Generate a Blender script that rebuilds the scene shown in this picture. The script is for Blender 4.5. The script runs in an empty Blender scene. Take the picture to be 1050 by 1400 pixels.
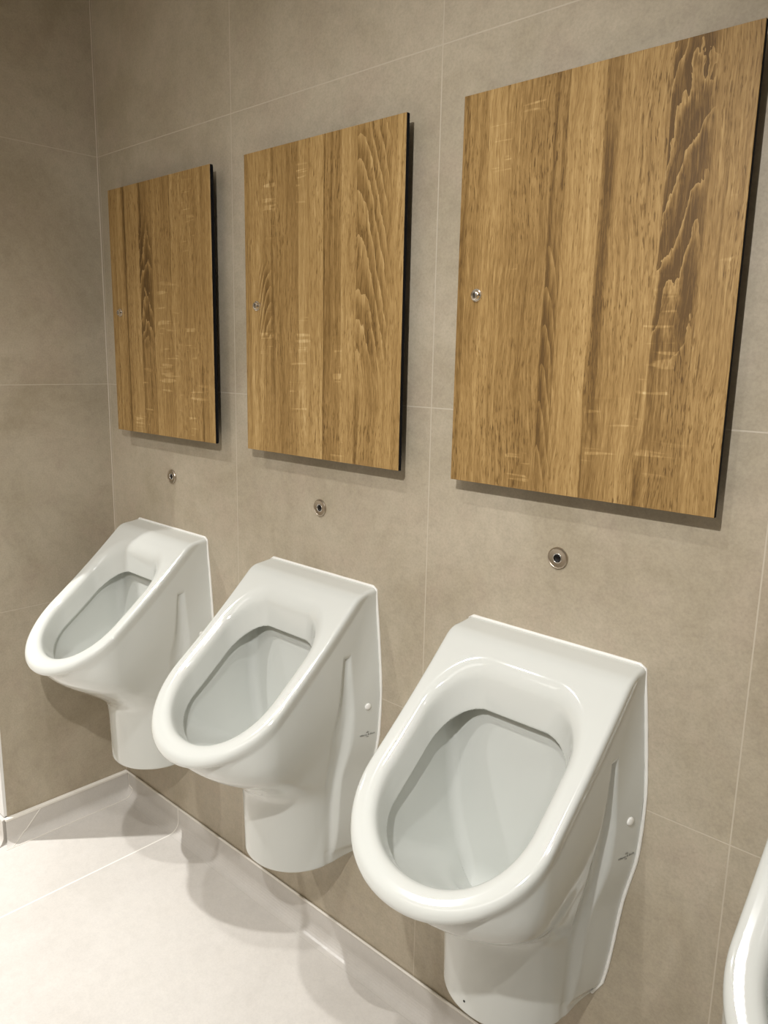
import bpy, bmesh, math, random
import numpy as np
from mathutils import Matrix, Vector
random.seed(4)
scene = bpy.context.scene
COL = scene.collection

# ------------------------------------------------------------------ numbers
PITCH = 0.5702          # spacing of urinals / panels / sensors
UX = 0.3083             # centre of the first urinal (x = 0 is the side wall)
PX, PW, PZ, PH = 0.1187, 0.4483, 1.3521, 0.6094
PD = 0.039              # front face of the panels from the wall
SX, SZ = 0.3152, 1.2417
UDX = (-0.007, 0.009, 0.003, 0.0)
FLOOR = 0.207
COVE = 0.279            # top of the coved skirting
CEIL = 2.72
NIB = 0.365             # depth of the side wall
NIBT = 0.13

# ------------------------------------------------------------------ helpers
def link(name, me, mat=None, parent=None):
    o = bpy.data.objects.new(name, me)
    COL.objects.link(o)
    if mat is not None:
        me.materials.append(mat)
    if parent is not None:
        o.parent = parent
    return o

def from_bm(name, bm, mat=None, parent=None, smooth=False):
    bmesh.ops.recalc_face_normals(bm, faces=bm.faces)
    me = bpy.data.meshes.new(name)
    bm.to_mesh(me); bm.free()
    if smooth:
        for p in me.polygons: p.use_smooth = True
    return link(name, me, mat, parent)

def add_box(bm, x0, x1, y0, y1, z0, z1, bevel=0.0, seg=2):
    r = bmesh.ops.create_cube(bm, size=1.0)
    vs = r['verts']
    for v in vs:
        v.co = Vector(((x0+x1)/2 + v.co.x*(x1-x0), (y0+y1)/2 + v.co.y*(y1-y0), (z0+z1)/2 + v.co.z*(z1-z0)))
    if bevel:
        es = list({e for v in vs for e in v.link_edges})
        bmesh.ops.bevel(bm, geom=es, offset=bevel, segments=seg, affect='EDGES', profile=0.5)

def add_lathe(bm, prof, n=40):
    """prof: list of (radius, depth) ; axis is -y (out of the wall)."""
    rings = []
    for r, d in prof:
        if r < 1e-6:
            rings.append([bm.verts.new((0, -d, 0))])
        else:
            rings.append([bm.verts.new((r*math.cos(2*math.pi*k/n), -d, r*math.sin(2*math.pi*k/n))) for k in range(n)])
    for a, b in zip(rings, rings[1:]):
        for k in range(n):
            k2 = (k+1) % n
            if len(a) == 1 and len(b) == 1: continue
            if len(a) == 1: bm.faces.new((a[0], b[k], b[k2]))
            elif len(b) == 1: bm.faces.new((a[k], b[0], a[k2]))
            else: bm.faces.new((a[k], b[k], b[k2], a[k2]))

def add_sweep(bm, pts, rad, n=8, closed=False):
    pts = [Vector(p) for p in pts]
    m = len(pts); rings = []
    for i, p in enumerate(pts):
        if closed: t = pts[(i+1) % m]-pts[i-1]
        else: t = pts[min(i+1, m-1)]-pts[max(i-1, 0)]
        t.normalize()
        a = t.cross(Vector((0.13, 0.9, 0.31))).normalized(); b = t.cross(a)
        r = rad[i] if isinstance(rad, (list, tuple)) else rad
        rings.append([bm.verts.new(p + a*(r*math.cos(2*math.pi*k/n)) + b*(r*math.sin(2*math.pi*k/n))) for k in range(n)])
    for i in range(m if closed else m-1):
        A = rings[i]; B = rings[(i+1) % m]
        for k in range(n):
            bm.faces.new((A[k], A[(k+1) % n], B[(k+1) % n], B[k]))
    if not closed:
        bm.faces.new(rings[0]); bm.faces.new(rings[-1])

def empty(name, loc, label, cat, group=None):
    o = bpy.data.objects.new(name, None)
    COL.objects.link(o); o.location = loc; o.empty_display_size = 0.05
    o['label'] = label; o['category'] = cat
    if group: o['group'] = group
    return o

def structure(o):
    o['kind'] = 'structure'
    return o

# ------------------------------------------------------------------ materials
class NT:
    def __init__(s, name):
        s.m = bpy.data.materials.new(name); s.m.use_nodes = True
        s.t = s.m.node_tree; s.n = s.t.nodes; s.b = s.n['Principled BSDF']
    def new(s, typ, **kw):
        nd = s.n.new(typ)
        for k, v in kw.items():
            setattr(nd, k, v)
        return nd
    def ln(s, a, b): s.t.links.new(a, b)
    def val(s, x, sock):
        if isinstance(x, (int, float)): sock.default_value = x
        elif isinstance(x, tuple): sock.default_value = x
        else: s.ln(x, sock)
    def math(s, op, a, b=None, c=None, clamp=False):
        nd = s.new('ShaderNodeMath', operation=op, use_clamp=clamp)
        s.val(a, nd.inputs[0])
        if b is not None: s.val(b, nd.inputs[1])
        if c is not None: s.val(c, nd.inputs[2])
        return nd.outputs[0]
    def obj(s): return s.new('ShaderNodeTexCoord').outputs['Object']
    def sep(s, v):
        nd = s.new('ShaderNodeSeparateXYZ'); s.ln(v, nd.inputs[0]); return nd.outputs
    def comb(s, x, y, z):
        nd = s.new('ShaderNodeCombineXYZ')
        s.val(x, nd.inputs[0]); s.val(y, nd.inputs[1]); s.val(z, nd.inputs[2]); return nd.outputs[0]
    def noise(s, v, scale, detail=4, rough=0.55, dist=0.0):
        nd = s.new('ShaderNodeTexNoise'); s.ln(v, nd.inputs['Vector'])
        nd.inputs['Scale'].default_value = scale; nd.inputs['Detail'].default_value = detail
        nd.inputs['Roughness'].default_value = rough; nd.inputs['Distortion'].default_value = dist
        return nd.outputs[0]
    def ramp(s, f, stops, interp='LINEAR'):
        nd = s.new('ShaderNodeValToRGB'); s.ln(f, nd.inputs[0]); cr = nd.color_ramp; cr.interpolation = interp
        while len(cr.elements) < len(stops): cr.elements.new(0.5)
        for e, (p, c) in zip(cr.elements, stops):
            e.position = p; e.color = c if len(c) == 4 else (*c, 1)
        return nd.outputs[0]
    def mix(s, f, a, b, mode='MIX'):
        nd = s.new('ShaderNodeMix', data_type='RGBA', blend_type=mode)
        s.val(f, nd.inputs[0])
        for x, i in ((a, 6), (b, 7)):
            if isinstance(x, tuple): nd.inputs[i].default_value = (*x, 1) if len(x) == 3 else x
            else: s.ln(x, nd.inputs[i])
        return nd.outputs[2]
    def smooth(s, x, lo, hi):
        nd = s.new('ShaderNodeMapRange', interpolation_type='SMOOTHSTEP'); s.val(x, nd.inputs[0])
        nd.inputs[1].default_value = lo; nd.inputs[2].default_value = hi
        return nd.outputs[0]
    def bump(s, h, strength, dist):
        nd = s.new('ShaderNodeBump'); s.ln(h, nd.inputs['Height'])
        nd.inputs['Strength'].default_value = strength; nd.inputs['Distance'].default_value = dist
        s.ln(nd.outputs[0], s.b.inputs['Normal'])

def simple(name, col, rough=0.5, metal=0.0, spec=0.5, coat=0.0):
    k = NT(name)
    k.b.inputs['Base Color'].default_value = (*col, 1)
    k.b.inputs['Roughness'].default_value = rough
    k.b.inputs['Metallic'].default_value = metal
    k.b.inputs['Specular IOR Level'].default_value = spec
    k.b.inputs['Coat Weight'].default_value = coat
    k.b.inputs['Coat Roughness'].default_value = 0.03
    return k.m

def grid_line(k, c, off, period, half):
    """1 on a grout line at c = off + n*period."""
    f = k.math('FRACT', k.math('DIVIDE', k.math('SUBTRACT', c, off - period/2), period))
    d = k.math('MULTIPLY', k.math('ABSOLUTE', k.math('SUBTRACT', f, 0.5)), period)
    return k.math('SUBTRACT', 1.0, k.smooth(d, half*0.6, half*1.3))

def tile_material(name, base, dark, warm, grout, lines, rough, seed=0.0, mott=1.0):
    k = NT(name); v = k.obj()
    sh = k.new('ShaderNodeVectorMath', operation='ADD'); k.ln(v, sh.inputs[0]); sh.inputs[1].default_value = (seed, seed*1.7, seed*0.6)
    p = sh.outputs[0]
    n1 = k.noise(p, 3.2, 6, 0.62, 0.6); n2 = k.noise(p, 9.0, 5, 0.6, 0.4); n3 = k.noise(p, 230, 3, 0.7)
    n4 = k.noise(p, 42, 4, 0.7, 0.3)
    c = k.mix(k.smooth(n1, 0.36, 0.66), base, dark)
    c = k.mix(k.math('MULTIPLY', k.smooth(n2, 0.45, 0.72), 0.55*mott), c, warm)
    g = k.ramp(n4, [(0.25, (0.86,)*3), (0.5, (1.0,)*3), (0.75, (1.1,)*3)])
    c = k.mix(0.7*mott, c, g, 'MULTIPLY')
    g3 = k.ramp(n3, [(0.3, (0.84,)*3), (0.55, (1.02,)*3), (0.75, (1.12,)*3)])
    c = k.mix(0.6*mott, c, g3, 'MULTIPLY')
    xyz = k.sep(v)
    m = None
    for ax, off, per, half in lines:
        l = grid_line(k, xyz[ax], off, per, half)
        m = l if m is None else k.math('MAXIMUM', m, l)
    if m is not None:
        c = k.mix(m, c, grout)
    k.ln(c, k.b.inputs['Base Color'])
    k.ln(k.ramp(n4, [(0.3, (rough-0.06,)*3), (0.7, (rough+0.08,)*3)]), k.b.inputs['Roughness'])
    h = k.math('ADD', k.math('MULTIPLY', n3, 0.25), k.math('MULTIPLY', n4, 0.5))
    if m is not None: h = k.math('SUBTRACT', h, k.math('MULTIPLY', m, 1.2))
    k.bump(h, 0.25, 0.0012)
    return k.m

TILE = dict(base=(0.455, 0.395, 0.298), dark=(0.37, 0.315, 0.225), warm=(0.42, 0.345, 0.262), grout=(0.52, 0.46, 0.36))
M_WALL = tile_material('beige_wall_tile', lines=[(0, 0.594, 0.5855, 0.0011), (2, 0.871, 0.5975, 0.0011)], rough=0.42, seed=1.3, **TILE)
M_NIB = tile_material('beige_side_wall_tile', lines=[(2, 0.871, 0.5975, 0.0011)], rough=0.42, seed=7.9, **TILE)
FT = dict(base=(0.635, 0.605, 0.56), dark=(0.595, 0.565, 0.52), warm=(0.625, 0.59, 0.535), grout=(0.86, 0.83, 0.77))
M_FLOOR = tile_material('pale_floor_tile', lines=[(0, 0.292, 1.19, 0.0022)], rough=0.38, seed=3.1, mott=0.5, **FT)
M_COVE = tile_material('cove_tile', lines=[(0, 0.292, 1.19, 0.0018)], rough=0.33, seed=3.1, mott=0.4, **FT)
M_COVE2 = tile_material('side_cove_tile', lines=[], rough=0.33, seed=5.1, mott=0.4, **FT)
M_GROUT = simple('pale_grout', (0.80, 0.76, 0.69), 0.7)
M_GROUT2 = simple('beige_grout', (0.60, 0.53, 0.43), 0.7)
M_END = simple('white_end', (0.80, 0.79, 0.76), 0.6)
M_CEIL = simple('ceiling_paint', (0.78, 0.76, 0.72), 0.8)
M_FAR = simple('far_wall_paint', (0.50, 0.43, 0.33), 0.6)
M_PORC = simple('white_porcelain', (0.625, 0.637, 0.598), 0.08, 0, 0.5, 0.35)
M_SEAL = simple('white_sealant', (0.86, 0.85, 0.80), 0.35)
M_PLUG = simple('white_plastic', (0.88, 0.87, 0.83), 0.3)
M_INK = simple('grey_ink', (0.20, 0.20, 0.18), 0.5)
M_BLACK = simple('black_core', (0.004, 0.004, 0.005), 0.75, 0, 0.15)
M_LENS = simple('black_lens', (0.002, 0.002, 0.004), 0.12)
M_STEEL = simple('brushed_steel', (0.50, 0.44, 0.36), 0.32, 1.0)
M_CHROME = simple('chrome', (0.82, 0.80, 0.77), 0.14, 1.0)
M_DARK = simple('dark_hole', (0.01, 0.01, 0.01), 0.7)

def wood_material(name, seed, tones, cath, seams, ticks, lift=0.48):
    """oak laminate made of upright staves; u = x/width, z along the grain."""
    k = NT(name); xyz = k.sep(k.obj()); X = xyz[0]; z = xyz[2]
    sub = lambda a, b: k.math('SUBTRACT', a, b)
    mul = lambda a, b: k.math('MULTIPLY', a, b)
    add = lambda a, b: k.math('ADD', a, b)
    u = k.math('DIVIDE', X, PW)
    # straight-ish stave edges
    ed = k.noise(k.comb(0.0, seed, mul(z, 3.0)), 1.0, 2, 0.5)
    us = add(u, mul(sub(ed, 0.5), 0.016))
    tone = k.ramp(us, [(p, (lift+(t-0.48)*1.4,)*3) for p, t in tones], 'CONSTANT')
    # grain direction wanders
    w1 = k.noise(k.comb(mul(X, 5.0), seed, mul(z, 1.6)), 1.0, 3, 0.5)
    w2 = k.noise(k.comb(mul(X, 11.0), seed+2, mul(z, 4.5)), 1.0, 2, 0.5)
    xw = add(add(X, mul(sub(w1, 0.5), 0.035)), mul(sub(w2, 0.5), 0.030))
    stv = mul(tone, 37.0)                       # every stave its own grain
    f1 = k.noise(k.comb(mul(xw, 620), add(stv, seed), mul(z, 42)), 1.0, 3, 0.6)
    f2 = k.noise(k.comb(mul(xw, 210), add(stv, seed+3), mul(z, 6.0)), 1.0, 4, 0.6, 0.2)
    f3 = k.noise(k.comb(mul(xw, 60), add(stv, seed+6), mul(z, 1.4)), 1.0, 4, 0.6)
    f4 = k.noise(k.comb(mul(X, 14), seed+5, mul(z, 5.0)), 1.0, 3, 0.6)
    pores = k.noise(k.comb(mul(xw, 520), add(stv, seed+9), mul(z, 58)), 1.0, 2, 0.5)
    rough = k.smooth(f4, 0.42, 0.62)            # patches of coarse open pores
    t = add(tone, mul(sub(f1, 0.5), 0.78))
    t = add(t, mul(sub(f2, 0.5), 0.62))
    t = add(t, mul(sub(f3, 0.5), 0.55))
    t = add(t, mul(sub(f4, 0.5), 0.22))
    t = sub(t, mul(mul(k.smooth(pores, 0.55, 0.67), 0.36), k.math('MULTIPLY_ADD', rough, 0.75, 0.25)))
    # cathedral figures, cut off by the edge of their stave
    for (u0, u1, pk, cz, sz, curve, freq, depth, sharp, jagged) in cath:
        du = k.math('DIVIDE', sub(us, pk), (u1-u0))
        dz = k.math('DIVIDE', sub(z, cz), sz)
        jag = k.noise(k.comb(mul(X, 30), seed+u0*7, mul(z, 11)), 1.0, 4, 0.55)
        jag2 = k.noise(k.comb(mul(X, 8), seed+u0*9, mul(z, 3.5)), 1.0, 2, 0.5)
        arch = add(add(dz, mul(k.math('POWER', k.math('ABSOLUTE', du), 1.5), curve)), mul(sub(jag, 0.5), jagged))
        arch = add(arch, mul(sub(jag2, 0.5), jagged*0.9))
        ph = k.math('FRACT', mul(arch, freq))
        mask = mul(mul(k.smooth(us, u0-0.002, u0+0.002), sub(1.0, k.smooth(us, u1-0.05, u1))),
                   sub(1.0, k.smooth(k.math('ABSOLUTE', dz), 0.6, 1.0)))
        line = k.math('POWER', ph, sharp)
        t = add(t, mul(sub(mul(line, depth*1.3), depth*0.62), mask))
    for (su_, z0, z1, wdt, depth) in seams:
        l = sub(1.0, k.smooth(k.math('ABSOLUTE', sub(add(us, mul(sub(w2, 0.5), 0.03)), su_)), wdt*0.2, wdt))
        zz = mul(k.smooth(z, z0-0.04, z0+0.04), sub(1.0, k.smooth(z, z1-0.04, z1+0.04)))
        t = sub(t, mul(mul(l, zz), depth))
    # pale saw ticks across the grain
    for (tu, tz, su, sz, dens) in ticks:
        du = k.math('ABSOLUTE', k.math('DIVIDE', sub(u, tu), su))
        dz = k.math('ABSOLUTE', k.math('DIVIDE', sub(z, tz), sz))
        edge = k.noise(k.comb(mul(X, 50), seed+tz*3, mul(z, 90)), 1.0, 1, 0.5)
        mask = mul(sub(1.0, k.smooth(add(du, mul(sub(edge, 0.5), 1.1)), 0.65, 0.95)), sub(1.0, k.smooth(dz, 0.5, 1.0)))
        hn = k.noise(k.comb(mul(X, 9), seed+tu*9, mul(z, 185*dens)), 1.0, 1, 0.5)
        hl = k.smooth(hn, 0.58, 0.66)
        vn = k.smooth(k.noise(k.comb(mul(X, 300), seed+tz, mul(z, 26)), 1.0, 2, 0.5), 0.48, 0.66)
        t = add(t, mul(mask, add(mul(hl, k.math('MULTIPLY_ADD', vn, 0.16, 0.17)), mul(vn, 0.09))))
    c = k.ramp(t, [(0.0, (0.108, 0.058, 0.016)), (0.25, (0.203, 0.116, 0.035)), (0.5, (0.328, 0.202, 0.072)),
                   (0.72, (0.445, 0.292, 0.117)), (1.0, (0.62, 0.455, 0.228))])
    k.ln(c, k.b.inputs['Base Color'])
    k.b.inputs['Roughness'].default_value = 0.5
    k.b.inputs['Specular IOR Level'].default_value = 0.35
    k.bump(add(f1, mul(pores, -0.6)), 0.18, 0.0008)
    return k.m

W1 = wood_material('oak_laminate_corner', 11.0,
    [(0.0, 0.48), (0.06, 0.53), (0.14, 0.42), (0.17, 0.52), (0.24, 0.57), (0.315, 0.38), (0.40, 0.43), (0.45, 0.52), (0.54, 0.49), (0.63, 0.55), (0.66, 0.50), (0.80, 0.47), (0.86, 0.51), (0.91, 0.45), (0.95, 0.53)],
    [(0.315, 0.46, 0.38, 0.37, 0.17, 1.2, 3.0, 0.50, 3.0, 1.1)],
    [(0.17, 0.0, 0.62, 0.014, 0.26), (0.335, 0.40, 0.62, 0.020, 0.26), (0.63, 0.35, 0.7, 0.007, 0.2), (0.90, -0.1, 0.2, 0.012, 0.24)],
    [(0.60, 0.22, 0.12, 0.20, 0.5), (0.80, 0.51, 0.06, 0.10, 0.9), (0.80, 0.22, 0.06, 0.07, 0.9), (0.86, 0.07, 0.10, 0.08, 0.7), (0.36, 0.09, 0.05, 0.11, 0.6), (0.28, 0.02, 0.10, 0.03, 0.9)])
W2 = wood_material('oak_laminate_middle', 37.0,
    [(0.0, 0.46), (0.04, 0.54), (0.13, 0.47), (0.20, 0.42), (0.33, 0.41), (0.38, 0.53), (0.46, 0.56), (0.54, 0.38), (0.60, 0.42), (0.65, 0.53), (0.74, 0.44), (0.86, 0.47), (0.93, 0.50)],
    [(0.742, 0.94, 0.755, 0.40, 0.26, 1.1, 4.0, 0.36, 2.0, 0.40), (0.10, 0.21, 0.19, 0.31, 0.09, 1.4, 3.0, 0.42, 2.5, 0.5)],
    [(0.20, 0.30, 0.7, 0.012, 0.22), (0.20, 0.15, 0.32, 0.02, 0.2), (0.545, -0.1, 0.7, 0.007, 0.2), (0.745, -0.1, 0.12, 0.02, 0.25)],
    [(0.16, 0.25, 0.05, 0.06, 0.7), (0.40, 0.53, 0.04, 0.05, 0.8), (0.41, 0.25, 0.05, 0.05, 0.7), (0.38, 0.13, 0.07, 0.10, 0.8), (0.64, 0.18, 0.03, 0.05, 0.7), (0.18, 0.50, 0.05, 0.08, 0.6), (0.64, 0.02, 0.05, 0.03, 0.9)], 0.53)
W3 = wood_material('oak_laminate_right', 71.0,
    [(0.0, 0.42), (0.03, 0.50), (0.11, 0.53), (0.18, 0.46), (0.24, 0.41), (0.36, 0.45), (0.42, 0.54), (0.50, 0.56), (0.545, 0.41), (0.60, 0.50), (0.66, 0.53), (0.755, 0.41), (0.885, 0.47), (0.94, 0.50)],
    [(0.756, 0.90, 0.87, 0.42, 0.25, 0.70, 3.0, 0.50, 4.0, 0.85), (0.37, 0.45, 0.375, 0.20, 0.22, 0.9, 3.6, 0.28, 2.0, 0.25)],
    [(0.375, 0.05, 0.7, 0.012, 0.2), (0.57, 0.10, 0.52, 0.022, 0.24), (0.545, -0.1, 0.26, 0.006, 0.25), (0.77, 0.06, 0.33, 0.022, 0.18), (0.745, -0.1, 0.09, 0.022, 0.3)],
    [(0.17, 0.53, 0.05, 0.06, 0.8), (0.19, 0.34, 0.07, 0.02, 0.5), (0.63, 0.10, 0.09, 0.06, 0.75), (0.78, 0.20, 0.06, 0.14, 0.55), (0.30, 0.04, 0.05, 0.04, 0.8), (0.83, 0.07, 0.10, 0.03, 0.7), (0.30, 0.58, 0.06, 0.02, 0.9), (0.95, 0.37, 0.03, 0.12, 0.3)], 0.455)

# ------------------------------------------------------------------ the setting
XL, XR, YF = -1.6, 3.6, -2.9
def slab(name, x0, x1, y0, y1, z0, z1, mat):
    bm = bmesh.new(); add_box(bm, x0, x1, y0, y1, z0, z1)
    return structure(from_bm(name, bm, mat))
slab('wall_back', XL, XR, 0.0, 0.1, FLOOR-0.1, CEIL, M_WALL)
slab('floor', XL, XR, YF, 0.0, FLOOR-0.1, FLOOR, M_FLOOR)
slab('ceiling', XL, XR, YF, 0.1, CEIL, CEIL+0.1, M_CEIL)
slab('wall_right', XR, XR+0.1, YF, 0.1, FLOOR-0.1, CEIL, M_FAR)
slab('wall_front', XL, XR, YF-0.1, YF, FLOOR-0.1, CEIL, M_FAR)
slab('wall_outer', XL-0.1, XL, YF, 0.1, FLOOR-0.1, CEIL, M_FAR)
# short side wall: tiled face, white end
slab('wall_left', -NIBT, 0.0, -NIB+0.004, 0.0, FLOOR, CEIL, M_NIB)
slab('trim_1', -NIBT, -0.003, -NIB-0.004, -NIB+0.004, COVE+0.004, CEIL, M_END)   # white end of the side wall
bm = bmesh.new(); add_sweep(bm, [(0.0010, -0.0010, COVE), (0.0015, -0.0015, CEIL)], 0.0013, 6)
structure(from_bm('trim_2', bm, M_GROUT2))       # grout bead in the corner

def cove_profile(thick, r, top, n=8):
    """(distance from wall, z) from the wall top round to the floor."""
    p = [(0.0, top), (thick-0.0015, top), (thick, top-0.0015), (thick, FLOOR+r)]
    for i in range(1, n+1):
        a = math.pi/2*i/n
        p.append((thick + r*(1-math.cos(a)), FLOOR + r*(1-math.sin(a)) + 0.0004))
    p.append((thick + r, FLOOR-0.01)); p.append((0.0, FLOOR-0.01))
    return p
def extrude_profile(bm, prof, f0, f1):
    A = [bm.verts.new(f0(d, z)) for d, z in prof]; B = [bm.verts.new(f1(d, z)) for d, z in prof]
    n = len(prof)
    for i in range(n):
        bm.faces.new((A[i], A[(i+1) % n], B[(i+1) % n], B[i]))
    bm.faces.new(A); bm.faces.new(B)
CT, CR = 0.004, 0.030
bm = bmesh.new(); pr = cove_profile(CT, CR, COVE)
extrude_profile(bm, pr, lambda d, z: (d*0.3, -d, z), lambda d, z: (XR, -d, z))
structure(from_bm('baseboard_back', bm, M_COVE))
LT, LR = 0.013, 0.024
bm = bmesh.new(); pr2 = cove_profile(LT, LR, COVE)
extrude_profile(bm, pr2, lambda d, z: (d, 0.0, z), lambda d, z: (d, -NIB-d*0.5, z))
structure(from_bm('baseboard_left', bm, M_COVE2))
bm = bmesh.new()
extrude_profile(bm, pr2, lambda d, z: (d*0.5, -NIB-d, z), lambda d, z: (-NIBT-0.05, -NIB-d, z))
structure(from_bm('baseboard_end', bm, M_COVE2))
# pale ledge on top of the side cove, grout lines
bm = bmesh.new(); add_box(bm, 0.0, LT+0.001, -NIB-0.006, -0.004, COVE-0.0035, COVE+0.0035, 0.001, 1)
structure(from_bm('trim_3', bm, M_GROUT))
bm = bmesh.new(); add_sweep(bm, [(0.005, -CT, COVE+0.0006), (XR, -CT, COVE+0.0006)], 0.0028, 6)
structure(from_bm('trim_4', bm, M_GROUT))
bm = bmesh.new()
gl = [(LT+LR+0.001, -CT-0.0002, COVE-0.002), (LT+LR+0.001, -CT-0.0002, FLOOR+CR)]
gl += [(LT+LR+0.001, -(CT + CR*(1-math.cos(a))), FLOOR + CR*(1-math.sin(a))+0.0006) for a in [math.pi/2*i/8 for i in range(1, 9)]]
gl[0] = (LT+0.002, -CT-0.0002, COVE-0.002); gl[1] = (LT+0.004, -CT-0.0002, FLOOR+CR)
gl += [(LT+LR+0.001, -0.06, FLOOR+0.0005), (LT+LR+0.001, -NIB-0.018, FLOOR+0.0005)]
add_sweep(bm, gl, 0.0013, 6)
structure(from_bm('trim_5', bm, M_GROUT))
bm = bmesh.new()
ml = [(LT+0.0004, -0.276, COVE-0.003), (LT+0.0004, -0.318, FLOOR+LR)]
for i in range(1, 9):
    a = math.pi/2*i/8
    ml.append((LT+LR*(1-math.cos(a))+0.0003, -0.318-0.05*i/8, FLOOR+LR*(1-math.sin(a))+0.0008))
add_sweep(bm, ml, 0.0011, 6)
structure(from_bm('trim_6', bm, M_GROUT))

# ------------------------------------------------------------------ urinal body (implicit surface, meshed with surface nets)
def pch(pts):
    """smooth monotone curve through (z, value) points."""
    pts = sorted(pts); X = np.array([p[0] for p in pts]); Y = np.array([p[1] for p in pts])
    h = np.diff(X); d = np.diff(Y)/h; m = np.zeros_like(Y)
    m[0], m[-1] = d[0], d[-1]
    for i in range(1, len(Y)-1):
        m[i] = 0 if d[i-1]*d[i] <= 0 else 2*d[i-1]*d[i]/(d[i-1]+d[i])
    xs = np.linspace(X[0], X[-1], 600); j = np.clip(np.searchsorted(X, xs)-1, 0, len(h)-1)
    t = (xs-X[j])/h[j]
    ys = (2*t**3-3*t**2+1)*Y[j] + (t**3-2*t**2+t)*h[j]*m[j] + (-2*t**3+3*t**2)*Y[j+1] + (t**3-t**2)*h[j]*m[j+1]
    return lambda z: np.interp(z, xs, ys)
def smin(a, b, k):
    h = np.clip(0.5+0.5*(b-a)/k, 0, 1); return b+(a-b)*h - k*h*(1-h)
def smax(a, b, k): return -smin(-a, -b, k)

PLW = pch([(0.47, 0.118), (0.50, 0.122), (0.53, 0.139), (0.70, 0.162), (0.80, 0.180), (0.88, 0.183), (0.985, 0.176), (1.11, 0.1625)])
BW = pch([(0.45, 0.114), (0.60, 0.118), (0.67, 0.125), (0.73, 0.138), (0.80, 0.152), (0.88, 0.161), (0.96, 0.166), (1.12, 0.1675)])
BD = pch([(0.45, 0.182), (0.60, 0.186), (0.63, 0.188), (0.655, 0.193), (0.674, 0.206), (0.70, 0.236), (0.722, 0.266), (0.745, 0.299), (0.765, 0.328), (0.785, 0.348), (0.81, 0.360), (0.84, 0.367), (1.12, 0.370)])
VW = pch([(0.60, 0.082), (0.68, 0.095), (0.74, 0.116), (0.80, 0.130), (0.88, 0.138), (1.12, 0.139)])
VF = pch([(0.60, 0.120), (0.66, 0.145), (0.70, 0.175), (0.72, 0.205), (0.745, 0.242), (0.765, 0.274), (0.785, 0.303), (0.81, 0.328), (0.84, 0.336), (1.12, 0.336)])
GY = pch([(0.45, 0.080), (0.60, 0.085), (0.70, 0.091), (0.80, 0.089), (0.87, 0.082), (0.98, 0.082)])
GR = pch([(0.45, 0.010), (0.55, 0.011), (0.70, 0.0160), (0.80, 0.0270), (0.87, 0.0165), (0.95, 0.0090), (0.985, 0.0055)])
PLY = pch([(0.45, 0.072), (0.60, 0.076), (0.70, 0.079), (0.80, 0.074), (0.87, 0.069), (0.98, 0.073), (1.12, 0.073)])

def sst(v, a, b):
    t = np.clip((v-a)/(b-a), 0, 1); return t*t*(3-2*t)
def dshape(x, y, w, d, yc, n=2.1):
    t = np.maximum(y-yc, 0)/np.maximum(d-yc, 1e-3)
    r = ((x/w)**n + t**n)**(1/n)
    return (r-1)*w
def opening(x, y, w, yb, yf, rc, yc, n=2.1):
    front = dshape(x, y, w, yf, yc, n)
    qx = x-(w-rc); qy = (yb+rc)-y
    back = np.sqrt(np.maximum(qx, 0)**2+np.maximum(qy, 0)**2) + np.minimum(np.maximum(qx, qy), 0) - rc
    return np.where(y < yb+rc, back, front)
def plate_x(y, z):
    return PLW(z)-0.26*y
def sdf(X, Y, Z):
    x = np.sqrt(X*X+1e-8)
    t = Y-0.06
    zr = 1.0915-0.970*t+0.464*t*t; s = zr-Z
    inv = 1/1.33
    top = smax(Z-(1.1030-0.14*Y), -s*inv, 0.009)
    band = smax(dshape(x, Y, 0.1675, 0.384, 0.25, 2.05), (s-0.025)*inv, 0.015)
    wz = BW(Z); near = sst(s, 0.05, 0.26)
    body = dshape(x, Y, 0.1672+(wz-0.1672)*near, BD(Z), 0.06+0.19*sst(Z, 0.64, 0.82), 2.05)
    solid = smin(band, body, 0.010)
    plate = smax((x-plate_x(Y, Z))*0.97, Y-PLY(Z), 0.010)
    solid = smin(solid, plate, 0.008)
    # hollow flute between the back plate and the bowl
    gy = GY(Z); gr = GR(Z)
    sg = 1.0915-0.970*(gy-0.06)+0.464*(gy-0.06)**2-Z
    gx = np.maximum(plate_x(gy, Z), 0.1672+(wz-0.1672)*sst(sg, 0.05, 0.26)) + gr - np.minimum(0.0085, gr)*sst(Z, 0.47, 0.62)
    groove = np.sqrt((x-gx)**2+(Y-gy)**2)-gr
    groove = np.maximum(groove, (Z-0.972)*0.5)
    solid = smax(solid, -groove, 0.007)
    solid = smax(solid, top, 0.010)
    # opening down to the lip, wider bowl underneath
    sc = np.clip(s, -0.02, 0.095)
    o1 = opening(x, Y, 0.1305-0.125*sc, 0.0965-0.01*sc, 0.3525-0.54*sc, 0.068, 0.24)
    v1 = smax(o1, (s-0.088)*inv, 0.003)
    o2 = opening(x, Y, VW(Z), 0.076+0.0*Z, VF(Z), 0.020, 0.06+0.18*sst(Z, 0.66, 0.82))
    v2 = smax(smax(o2, (0.074-s)*inv, 0.010), (0.640-Z)*0.9, 0.05)
    solid = smax(solid, -v1, 0.020)
    solid = smax(solid, -smin(v1, v2, 0.005), 0.002)
    solid = smax(solid, 0.491-Z, 0.008)
    return np.maximum(solid, 0.0005-Y)

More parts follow.
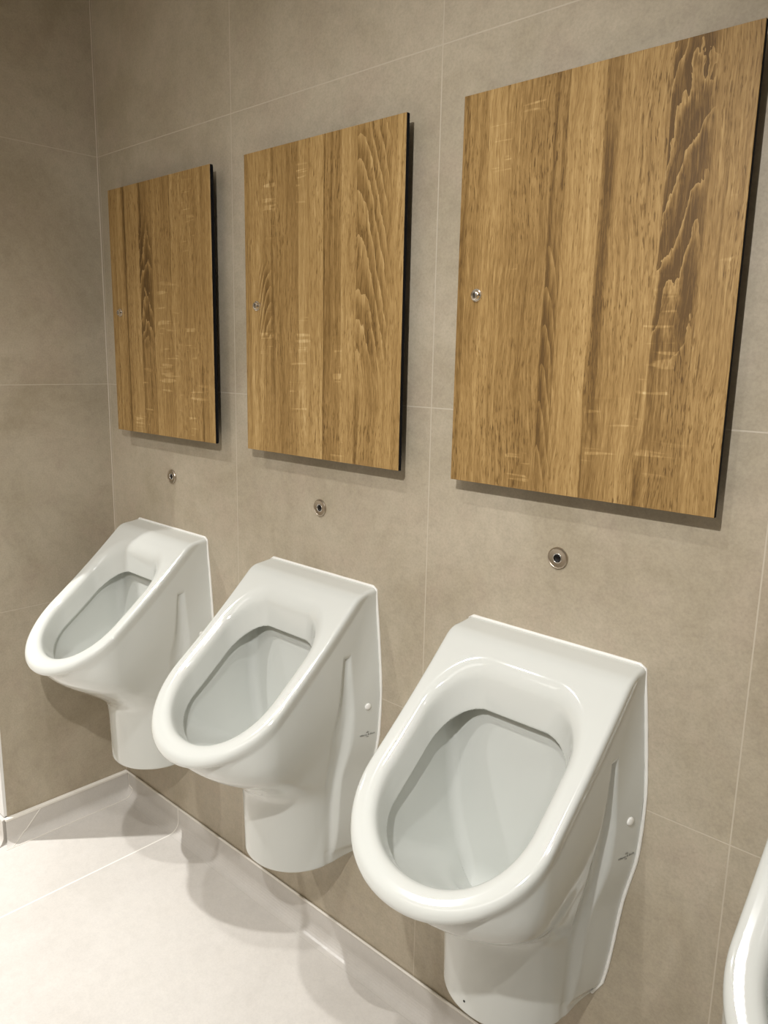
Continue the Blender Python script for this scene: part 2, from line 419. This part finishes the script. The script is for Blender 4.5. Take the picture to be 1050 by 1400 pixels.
def surface_nets(f, lo, hi, h):
    ax = [np.arange(lo[i], hi[i]+h, h) for i in range(3)]
    nx, ny, nz = map(len, ax)
    G = np.empty((nx, ny, nz))
    YY, ZZ = np.meshgrid(ax[1], ax[2], indexing='ij')
    for i in range(0, nx, 16):
        xs = ax[0][i:i+16]
        G[i:i+16] = f(xs[:, None, None]+0*YY[None], YY[None]+0*xs[:, None, None], ZZ[None]+0*xs[:, None, None])
    S = G < 0
    cs = [(a, b, c) for a in (0, 1) for b in (0, 1) for c in (0, 1)]
    sl = lambda A, o: A[o[0]:nx-1+o[0], o[1]:ny-1+o[1], o[2]:nz-1+o[2]]
    cnt = sum(sl(S, o).astype(np.int8) for o in cs)
    act = (cnt > 0) & (cnt < 8)
    idx = np.full(act.shape, -1, np.int64); I = np.argwhere(act); idx[act] = np.arange(len(I))
    P = np.zeros((len(I), 3)); N = np.zeros(len(I))
    val = {o: G[I[:, 0]+o[0], I[:, 1]+o[1], I[:, 2]+o[2]] for o in cs}
    for a in cs:
        for d in range(3):
            if a[d] == 0:
                b = tuple(a[k]+(k == d) for k in range(3))
                va, vb = val[a], val[b]; m = (va < 0) != (vb < 0)
                t = np.where(m, va/np.where(m, va-vb, 1), 0)
                pt = np.array(a, float)[None]+np.eye(3)[d][None]*t[:, None]
                P[m] += pt[m]; N[m] += 1
    P = (I + P/N[:, None])*h + np.array([a[0] for a in ax])
    quads = []
    for d in range(3):
        e1, e2 = [(1, 2), (2, 0), (0, 1)][d]
        A = S; B = np.roll(S, -1, d)
        m = (A != B)
        m[tuple(slice(-1, None) if k == d else slice(None) for k in range(3))] = False
        E = np.argwhere(m)
        E = E[(E[:, e1] > 0) & (E[:, e2] > 0) & (E[:, e1] < G.shape[e1]-1) & (E[:, e2] < G.shape[e2]-1)]
        q = []
        for (o1, o2) in ((0, 0), (-1, 0), (-1, -1), (0, -1)):
            C = E.copy(); C[:, e1] += o1; C[:, e2] += o2
            q.append(idx[C[:, 0], C[:, 1], C[:, 2]])
        q = np.stack(q, 1)
        ins = S[E[:, 0], E[:, 1], E[:, 2]]
        q[~ins] = q[~ins][:, ::-1]
        quads.append(q)
    Q = np.concatenate(quads); Q = Q[(Q >= 0).all(1)]
    # pull the vertices onto the surface
    e = 0.0004
    for _ in range(4):
        g0 = f(*P.T)
        gr = np.stack([(f(*(P+np.eye(3)[k]*e).T)-f(*(P-np.eye(3)[k]*e).T))/(2*e) for k in range(3)], 1)
        st = -gr*(g0/np.maximum((gr**2).sum(1), 0.05))[:, None]
        ln = np.linalg.norm(st, axis=1, keepdims=True)
        P = P + st*np.minimum(1, 0.6*h/np.maximum(ln, 1e-12))*0.9
    gn = np.stack([(f(*(P+np.eye(3)[k]*e).T)-f(*(P-np.eye(3)[k]*e).T))/(2*e) for k in range(3)], 1)
    gn /= np.maximum(np.linalg.norm(gn, axis=1, keepdims=True), 1e-9)
    return P, Q, gn

Pv, Qf, Nv = surface_nets(sdf, (-0.1955, -0.006, 0.474), (0.1955, 0.396, 1.116), 0.003)
Pw = Pv.copy(); Pw[:, 1] *= -1; Qf = Qf[:, ::-1]
body_me = bpy.data.meshes.new('porcelain_body')
body_me.vertices.add(len(Pw)); body_me.vertices.foreach_set('co', Pw.astype(np.float32).ravel())
body_me.loops.add(len(Qf)*4); body_me.loops.foreach_set('vertex_index', Qf.astype(np.int32).ravel())
body_me.polygons.add(len(Qf)); body_me.polygons.foreach_set('loop_start', np.arange(0, len(Qf)*4, 4, dtype=np.int32))
body_me.polygons.foreach_set('use_smooth', np.ones(len(Qf), bool))
body_me.update(calc_edges=True)
Nw = Nv.copy(); Nw[:, 1] *= -1
body_me.normals_split_custom_set_from_vertices(Nw.tolist())

U_LABELS = [
    'white wall-hung urinal in the corner against the side wall, partly hidden by the next urinal',
    'white wall-hung urinal standing between two others, below the middle oak panel',
    'white wall-hung urinal below the largest oak panel, a tiny dark hole low on its foot',
    'white urinal cut off by the right edge, only a sliver of its rim showing']
U_GROUP = 'white urinals along the tiled wall'

def build_urinal():
    root = empty('urinal', (UX+UDX[0], 0, 0), U_LABELS[0], 'urinal', U_GROUP)
    link('bowl', body_me, M_PORC, root)
    # sealant bead round the back where it meets the wall
    zs = np.linspace(1.0985, 0.500, 40)
    right = [(float(PLW(z))+0.0012, -0.0015, float(z)) for z in zs]
    topr = [(x, -0.0015, 1.1035) for x in np.linspace(-0.157, 0.157, 12)]
    left = [(-x, y, z) for x, y, z in reversed(right)]
    rr = random.Random(5); pts = left + topr + right
    bm = bmesh.new(); add_sweep(bm, pts, [0.0028+0.0005*rr.random() for _ in pts], 8)
    s = from_bm('sealant_bead', bm, M_SEAL, root, True); s['label'] = 'white silicone bead along the back edge'
    for sx in (1, -1):
        z0, y0 = 0.860, 0.030; xx = float(plate_x(y0, z0))
        bm = bmesh.new(); add_lathe(bm, [(0.0, 0.0036), (0.0040, 0.0034), (0.0062, 0.0024), (0.0070, 0.0008), (0.0071, -0.004), (0.0, -0.004)], 24)
        bmesh.ops.rotate(bm, verts=bm.verts, cent=(0, 0, 0), matrix=Matrix.Rotation(math.pi/2*sx, 3, 'Z'))
        bmesh.ops.rotate(bm, verts=bm.verts, cent=(0, 0, 0), matrix=Matrix.Rotation(-0.255*sx, 3, 'Z'))
        bmesh.ops.translate(bm, verts=bm.verts, vec=(sx*xx, -y0, z0))
        p = from_bm('cover_cap', bm, M_PLUG, root, True); p['label'] = 'round white plastic cover cap'
    # small printed maker's mark on the right flank
    def text_mesh(body, size):
        cu = bpy.data.curves.new('mark', 'FONT'); cu.body = body; cu.size = size
        cu.align_x = 'CENTER'; cu.align_y = 'CENTER'; cu.extrude = 0.0001
        ob = bpy.data.objects.new('mark_tmp', cu); COL.objects.link(ob)
        dg = bpy.context.evaluated_depsgraph_get(); dg.update()
        me = bpy.data.meshes.new_from_object(ob.evaluated_get(dg))
        bpy.data.objects.remove(ob)
        return me
    bm = bmesh.new(); me = text_mesh('Villeroy & Boch', 0.0058); bm.from_mesh(me)
    me2 = text_mesh('1748', 0.003); b2 = bmesh.new(); b2.from_mesh(me2)
    bmesh.ops.translate(b2, verts=b2.verts, vec=(0, -0.005, 0)); tmp = bpy.data.meshes.new('t'); b2.to_mesh(tmp); b2.free(); bm.from_mesh(tmp)
    for dx in (-0.0022, 0, 0.0022):           # the little crest above the name
        vs = [bm.verts.new(v) for v in ((dx-0.0012, 0.0042, 0.0001), (dx+0.0012, 0.0042, 0.0001), (dx, 0.0075 + (0.0015 if dx == 0 else 0), 0.0001))]
        bm.faces.new(vs)
    z0 = 0.797; y0 = 0.028
    slope = (float(PLW(z0+0.01))-float(PLW(z0-0.01)))/0.02
    ux = Vector((0.26, 1, 0)).normalized()                    # reads towards the wall
    uz = Vector((slope, 0, 1)).normalized(); nn = ux.cross(uz).normalized(); uz = nn.cross(ux)
    Mx = Matrix((ux, uz, nn)).transposed().to_4x4(); Mx.translation = Vector((float(plate_x(y0, z0)), -y0, z0)) + nn*0.0006
    bm.transform(Mx)
    from_bm('printed_mark', bm, M_INK, root)['label'] = "tiny grey printed maker's mark"
    return root

urinal = build_urinal()
roots = [urinal]
for i in range(1, 4):
    r = urinal.copy(); COL.objects.link(r); r.location = (UX+PITCH*i+UDX[i], 0, 0); r['label'] = U_LABELS[i]
    for ch in list(urinal.children):
        c = ch.copy(); COL.objects.link(c); c.parent = r
    roots.append(r)
# the dark screw hole low on the third foot
def onsurf(x, z):
    ys = np.linspace(0.02, 0.25, 2000); v = sdf(np.full_like(ys, x), ys, np.full_like(ys, z))
    return float(ys[np.where(v < 0)[0].max()])
hx, hz = -0.012, 0.516
bm = bmesh.new(); add_lathe(bm, [(0.0, 0.0008), (0.0020, 0.0008), (0.0024, -0.003), (0.0, -0.003)], 16)
bmesh.ops.rotate(bm, verts=bm.verts, cent=(0, 0, 0), matrix=Matrix.Rotation(-0.08, 3, 'Z'))
bmesh.ops.translate(bm, verts=bm.verts, vec=(hx, -onsurf(hx, hz), hz))
o = from_bm('screw_hole', bm, M_DARK, roots[2]); o['label'] = 'tiny dark hole low on the foot'

# ------------------------------------------------------------------ oak access panels
P_LABELS = [
    'oak-look access panel with black edge, nearest the side wall, above the corner urinal',
    'oak-look access panel with black edge, the middle one of three on the wall',
    'oak-look access panel with black edge, the largest in view at the right']
for i, wm in enumerate((W1, W2, W3)):
    root = empty('access_panel', (PX+PITCH*i, 0, PZ), P_LABELS[i], 'panel', 'oak access panels above the urinals')
    bm = bmesh.new(); add_box(bm, 0, PW, -PD, -PD+0.0012, 0, PH, 0.0004, 1)
    from_bm('oak_face', bm, wm, root)
    # black core with chamfered back edge
    bm = bmesh.new(); b = 0.004; y0, y1 = -PD+0.0012, -PD+0.0122
    A = [bm.verts.new((x, y0, z)) for x, z in ((0, 0), (PW, 0), (PW, PH), (0, PH))]
    B = [bm.verts.new((x, y1-b, z)) for x, z in ((0, 0), (PW, 0), (PW, PH), (0, PH))]
    C = [bm.verts.new((x, y1, z)) for x, z in ((b, b), (PW-b, b), (PW-b, PH-b), (b, PH-b))]
    for S1, S2 in ((A, B), (B, C)):
        for k in range(4): bm.faces.new((S1[k], S1[(k+1) % 4], S2[(k+1) % 4], S2[k]))
    bm.faces.new(A); bm.faces.new(C)
    o = from_bm('black_core', bm, M_BLACK, root); o['label'] = 'black edge of the panel board'
    bm = bmesh.new(); m = 0.055
    add_box(bm, m, PW-m, y1-0.0005, 0.0, m, PH-m)
    from_bm('mounting_frame', bm, M_BLACK, root)
    # cam lock
    bm = bmesh.new()
    add_lathe(bm, [(0.0, 0.0085), (0.0062, 0.0085), (0.0070, 0.0080), (0.0078, 0.0040), (0.0100, 0.0034), (0.0104, 0.0020), (0.0104, -0.0005), (0.0, -0.0005)], 36)
    bmesh.ops.translate(bm, verts=bm.verts, vec=(0.0405, -PD, 0.305))
    lk = from_bm('lock', bm, M_CHROME, root, True); lk['label'] = 'round chrome cam lock'
    md = lk.modifiers.new('edges', 'EDGE_SPLIT'); md.split_angle = math.radians(35)
    bm = bmesh.new(); add_box(bm, 0.0405-0.0013, 0.0405+0.0013, -PD-0.0089, -PD-0.0070, 0.305-0.0042, 0.305+0.0042, 0.0004, 1)
    add_box(bm, 0.0405+0.0060, 0.0405+0.0082, -PD-0.0072, -PD-0.0040, 0.305-0.0008, 0.305+0.0010)
    from_bm('key_slot', bm, M_DARK, lk)['label'] = 'black key slot'

# ------------------------------------------------------------------ flush sensors
S_LABELS = [
    'small round steel flush sensor on the wall above the corner urinal',
    'small round steel flush sensor on the wall above the middle urinal',
    'round steel flush sensor on the wall below the largest oak panel']
for i in range(3):
    root = empty('flush_sensor', (SX+PITCH*i, 0, SZ), S_LABELS[i], 'sensor', 'flush sensors in the tiled wall')
    bm = bmesh.new()
    add_lathe(bm, [(0.0076, 0.0015), (0.0084, 0.0034), (0.0150, 0.0040), (0.0155, 0.0044), (0.0172, 0.0042), (0.0180, 0.0030), (0.0182, -0.006), (0.0076, -0.006)], 48)
    r = from_bm('ring', bm, M_STEEL, root, True)
    md = r.modifiers.new('edges', 'EDGE_SPLIT'); md.split_angle = math.radians(30)
    bm = bmesh.new(); add_lathe(bm, [(0.0068, 0.0022), (0.0069, 0.0040), (0.0083, 0.0040), (0.0085, 0.0014), (0.0068, 0.0014)], 40)
    from_bm('inner_ring', bm, M_CHROME, root, True)
    bm = bmesh.new(); add_lathe(bm, [(0.0, 0.0030), (0.0045, 0.0029), (0.0071, 0.0022), (0.0071, 0.0), (0.0, 0.0)], 40)
    from_bm('lens', bm, M_LENS, root, True)['label'] = 'black sensor lens'

# ------------------------------------------------------------------ lights
def spot(name, loc, power, size, blend, radius, target=None, col=(1.0, 0.99, 0.98)):
    l = bpy.data.lights.new(name, 'SPOT'); l.energy = power; l.spot_size = math.radians(size); l.spot_blend = blend
    l.shadow_soft_size = radius; l.color = col
    o = bpy.data.objects.new(name, l); COL.objects.link(o); o.location = loc
    if target is not None:
        o.rotation_euler = (Vector(target)-Vector(loc)).to_track_quat('-Z', 'Y').to_euler()
    return o
LZ = CEIL-0.03
spot('ceiling_downlight', (-0.66, -1.12, LZ), 370, 104, 1.0, 0.02)
spot('ceiling_downlight', (0.38, -1.14, LZ), 100, 104, 1.0, 0.02)
spot('ceiling_downlight', (1.45, -1.10, LZ), 70, 104, 1.0, 0.02)
spot('ceiling_downlight', (2.60, -1.12, LZ), 70, 104, 1.0, 0.02)
spot('added_low_lamp', (1.80, -1.26, 2.12), 86, 98, 1.0, 0.015, (1.0, 0, 1.15))  # unseen low lamp, added to cast the shadow strips under the panels
def area(name, loc, sx, sy, power, target):
    l = bpy.data.lights.new(name, 'AREA'); l.shape = 'RECTANGLE'; l.size = sx; l.size_y = sy; l.energy = power; l.color = (1.0, 0.975, 0.94)
    o = bpy.data.objects.new(name, l); COL.objects.link(o); o.location = loc
    o.rotation_euler = (Vector(target)-Vector(loc)).to_track_quat('-Z', 'Y').to_euler()
area('added_fill_light', (1.2, -2.3, CEIL-0.02), 2.4, 0.8, 16, (1.2, -2.0, 0))  # added soft fill to lift the ambient light, not a real ceiling fixture

w = bpy.data.worlds.new('room_air'); scene.world = w; w.use_nodes = True
w.node_tree.nodes['Background'].inputs[0].default_value = (1.0, 0.93, 0.83, 1)
w.node_tree.nodes['Background'].inputs[1].default_value = 0.15

# ------------------------------------------------------------------ camera
cam = bpy.data.cameras.new('camera'); co = bpy.data.objects.new('camera', cam); COL.objects.link(co)
cam.sensor_fit = 'VERTICAL'; cam.sensor_height = 36.0; cam.sensor_width = 27.0; cam.lens = 36.0*1055.4/1400.0
cam.clip_start = 0.02
yaw, pitch, roll = 0.744645, 1.375240, 0.020717
R = Matrix.Rotation(yaw, 4, 'Z') @ Matrix.Rotation(pitch, 4, 'X') @ Matrix.Rotation(roll, 4, 'Z')
co.matrix_world = Matrix.Translation((2.07142, -1.08846, 1.55300)) @ R
scene.camera = co

vs = scene.view_settings
vs.view_transform = 'Standard'; vs.look = 'None'; vs.gamma = 1.0; vs.use_curve_mapping = False; vs.exposure = -0.27
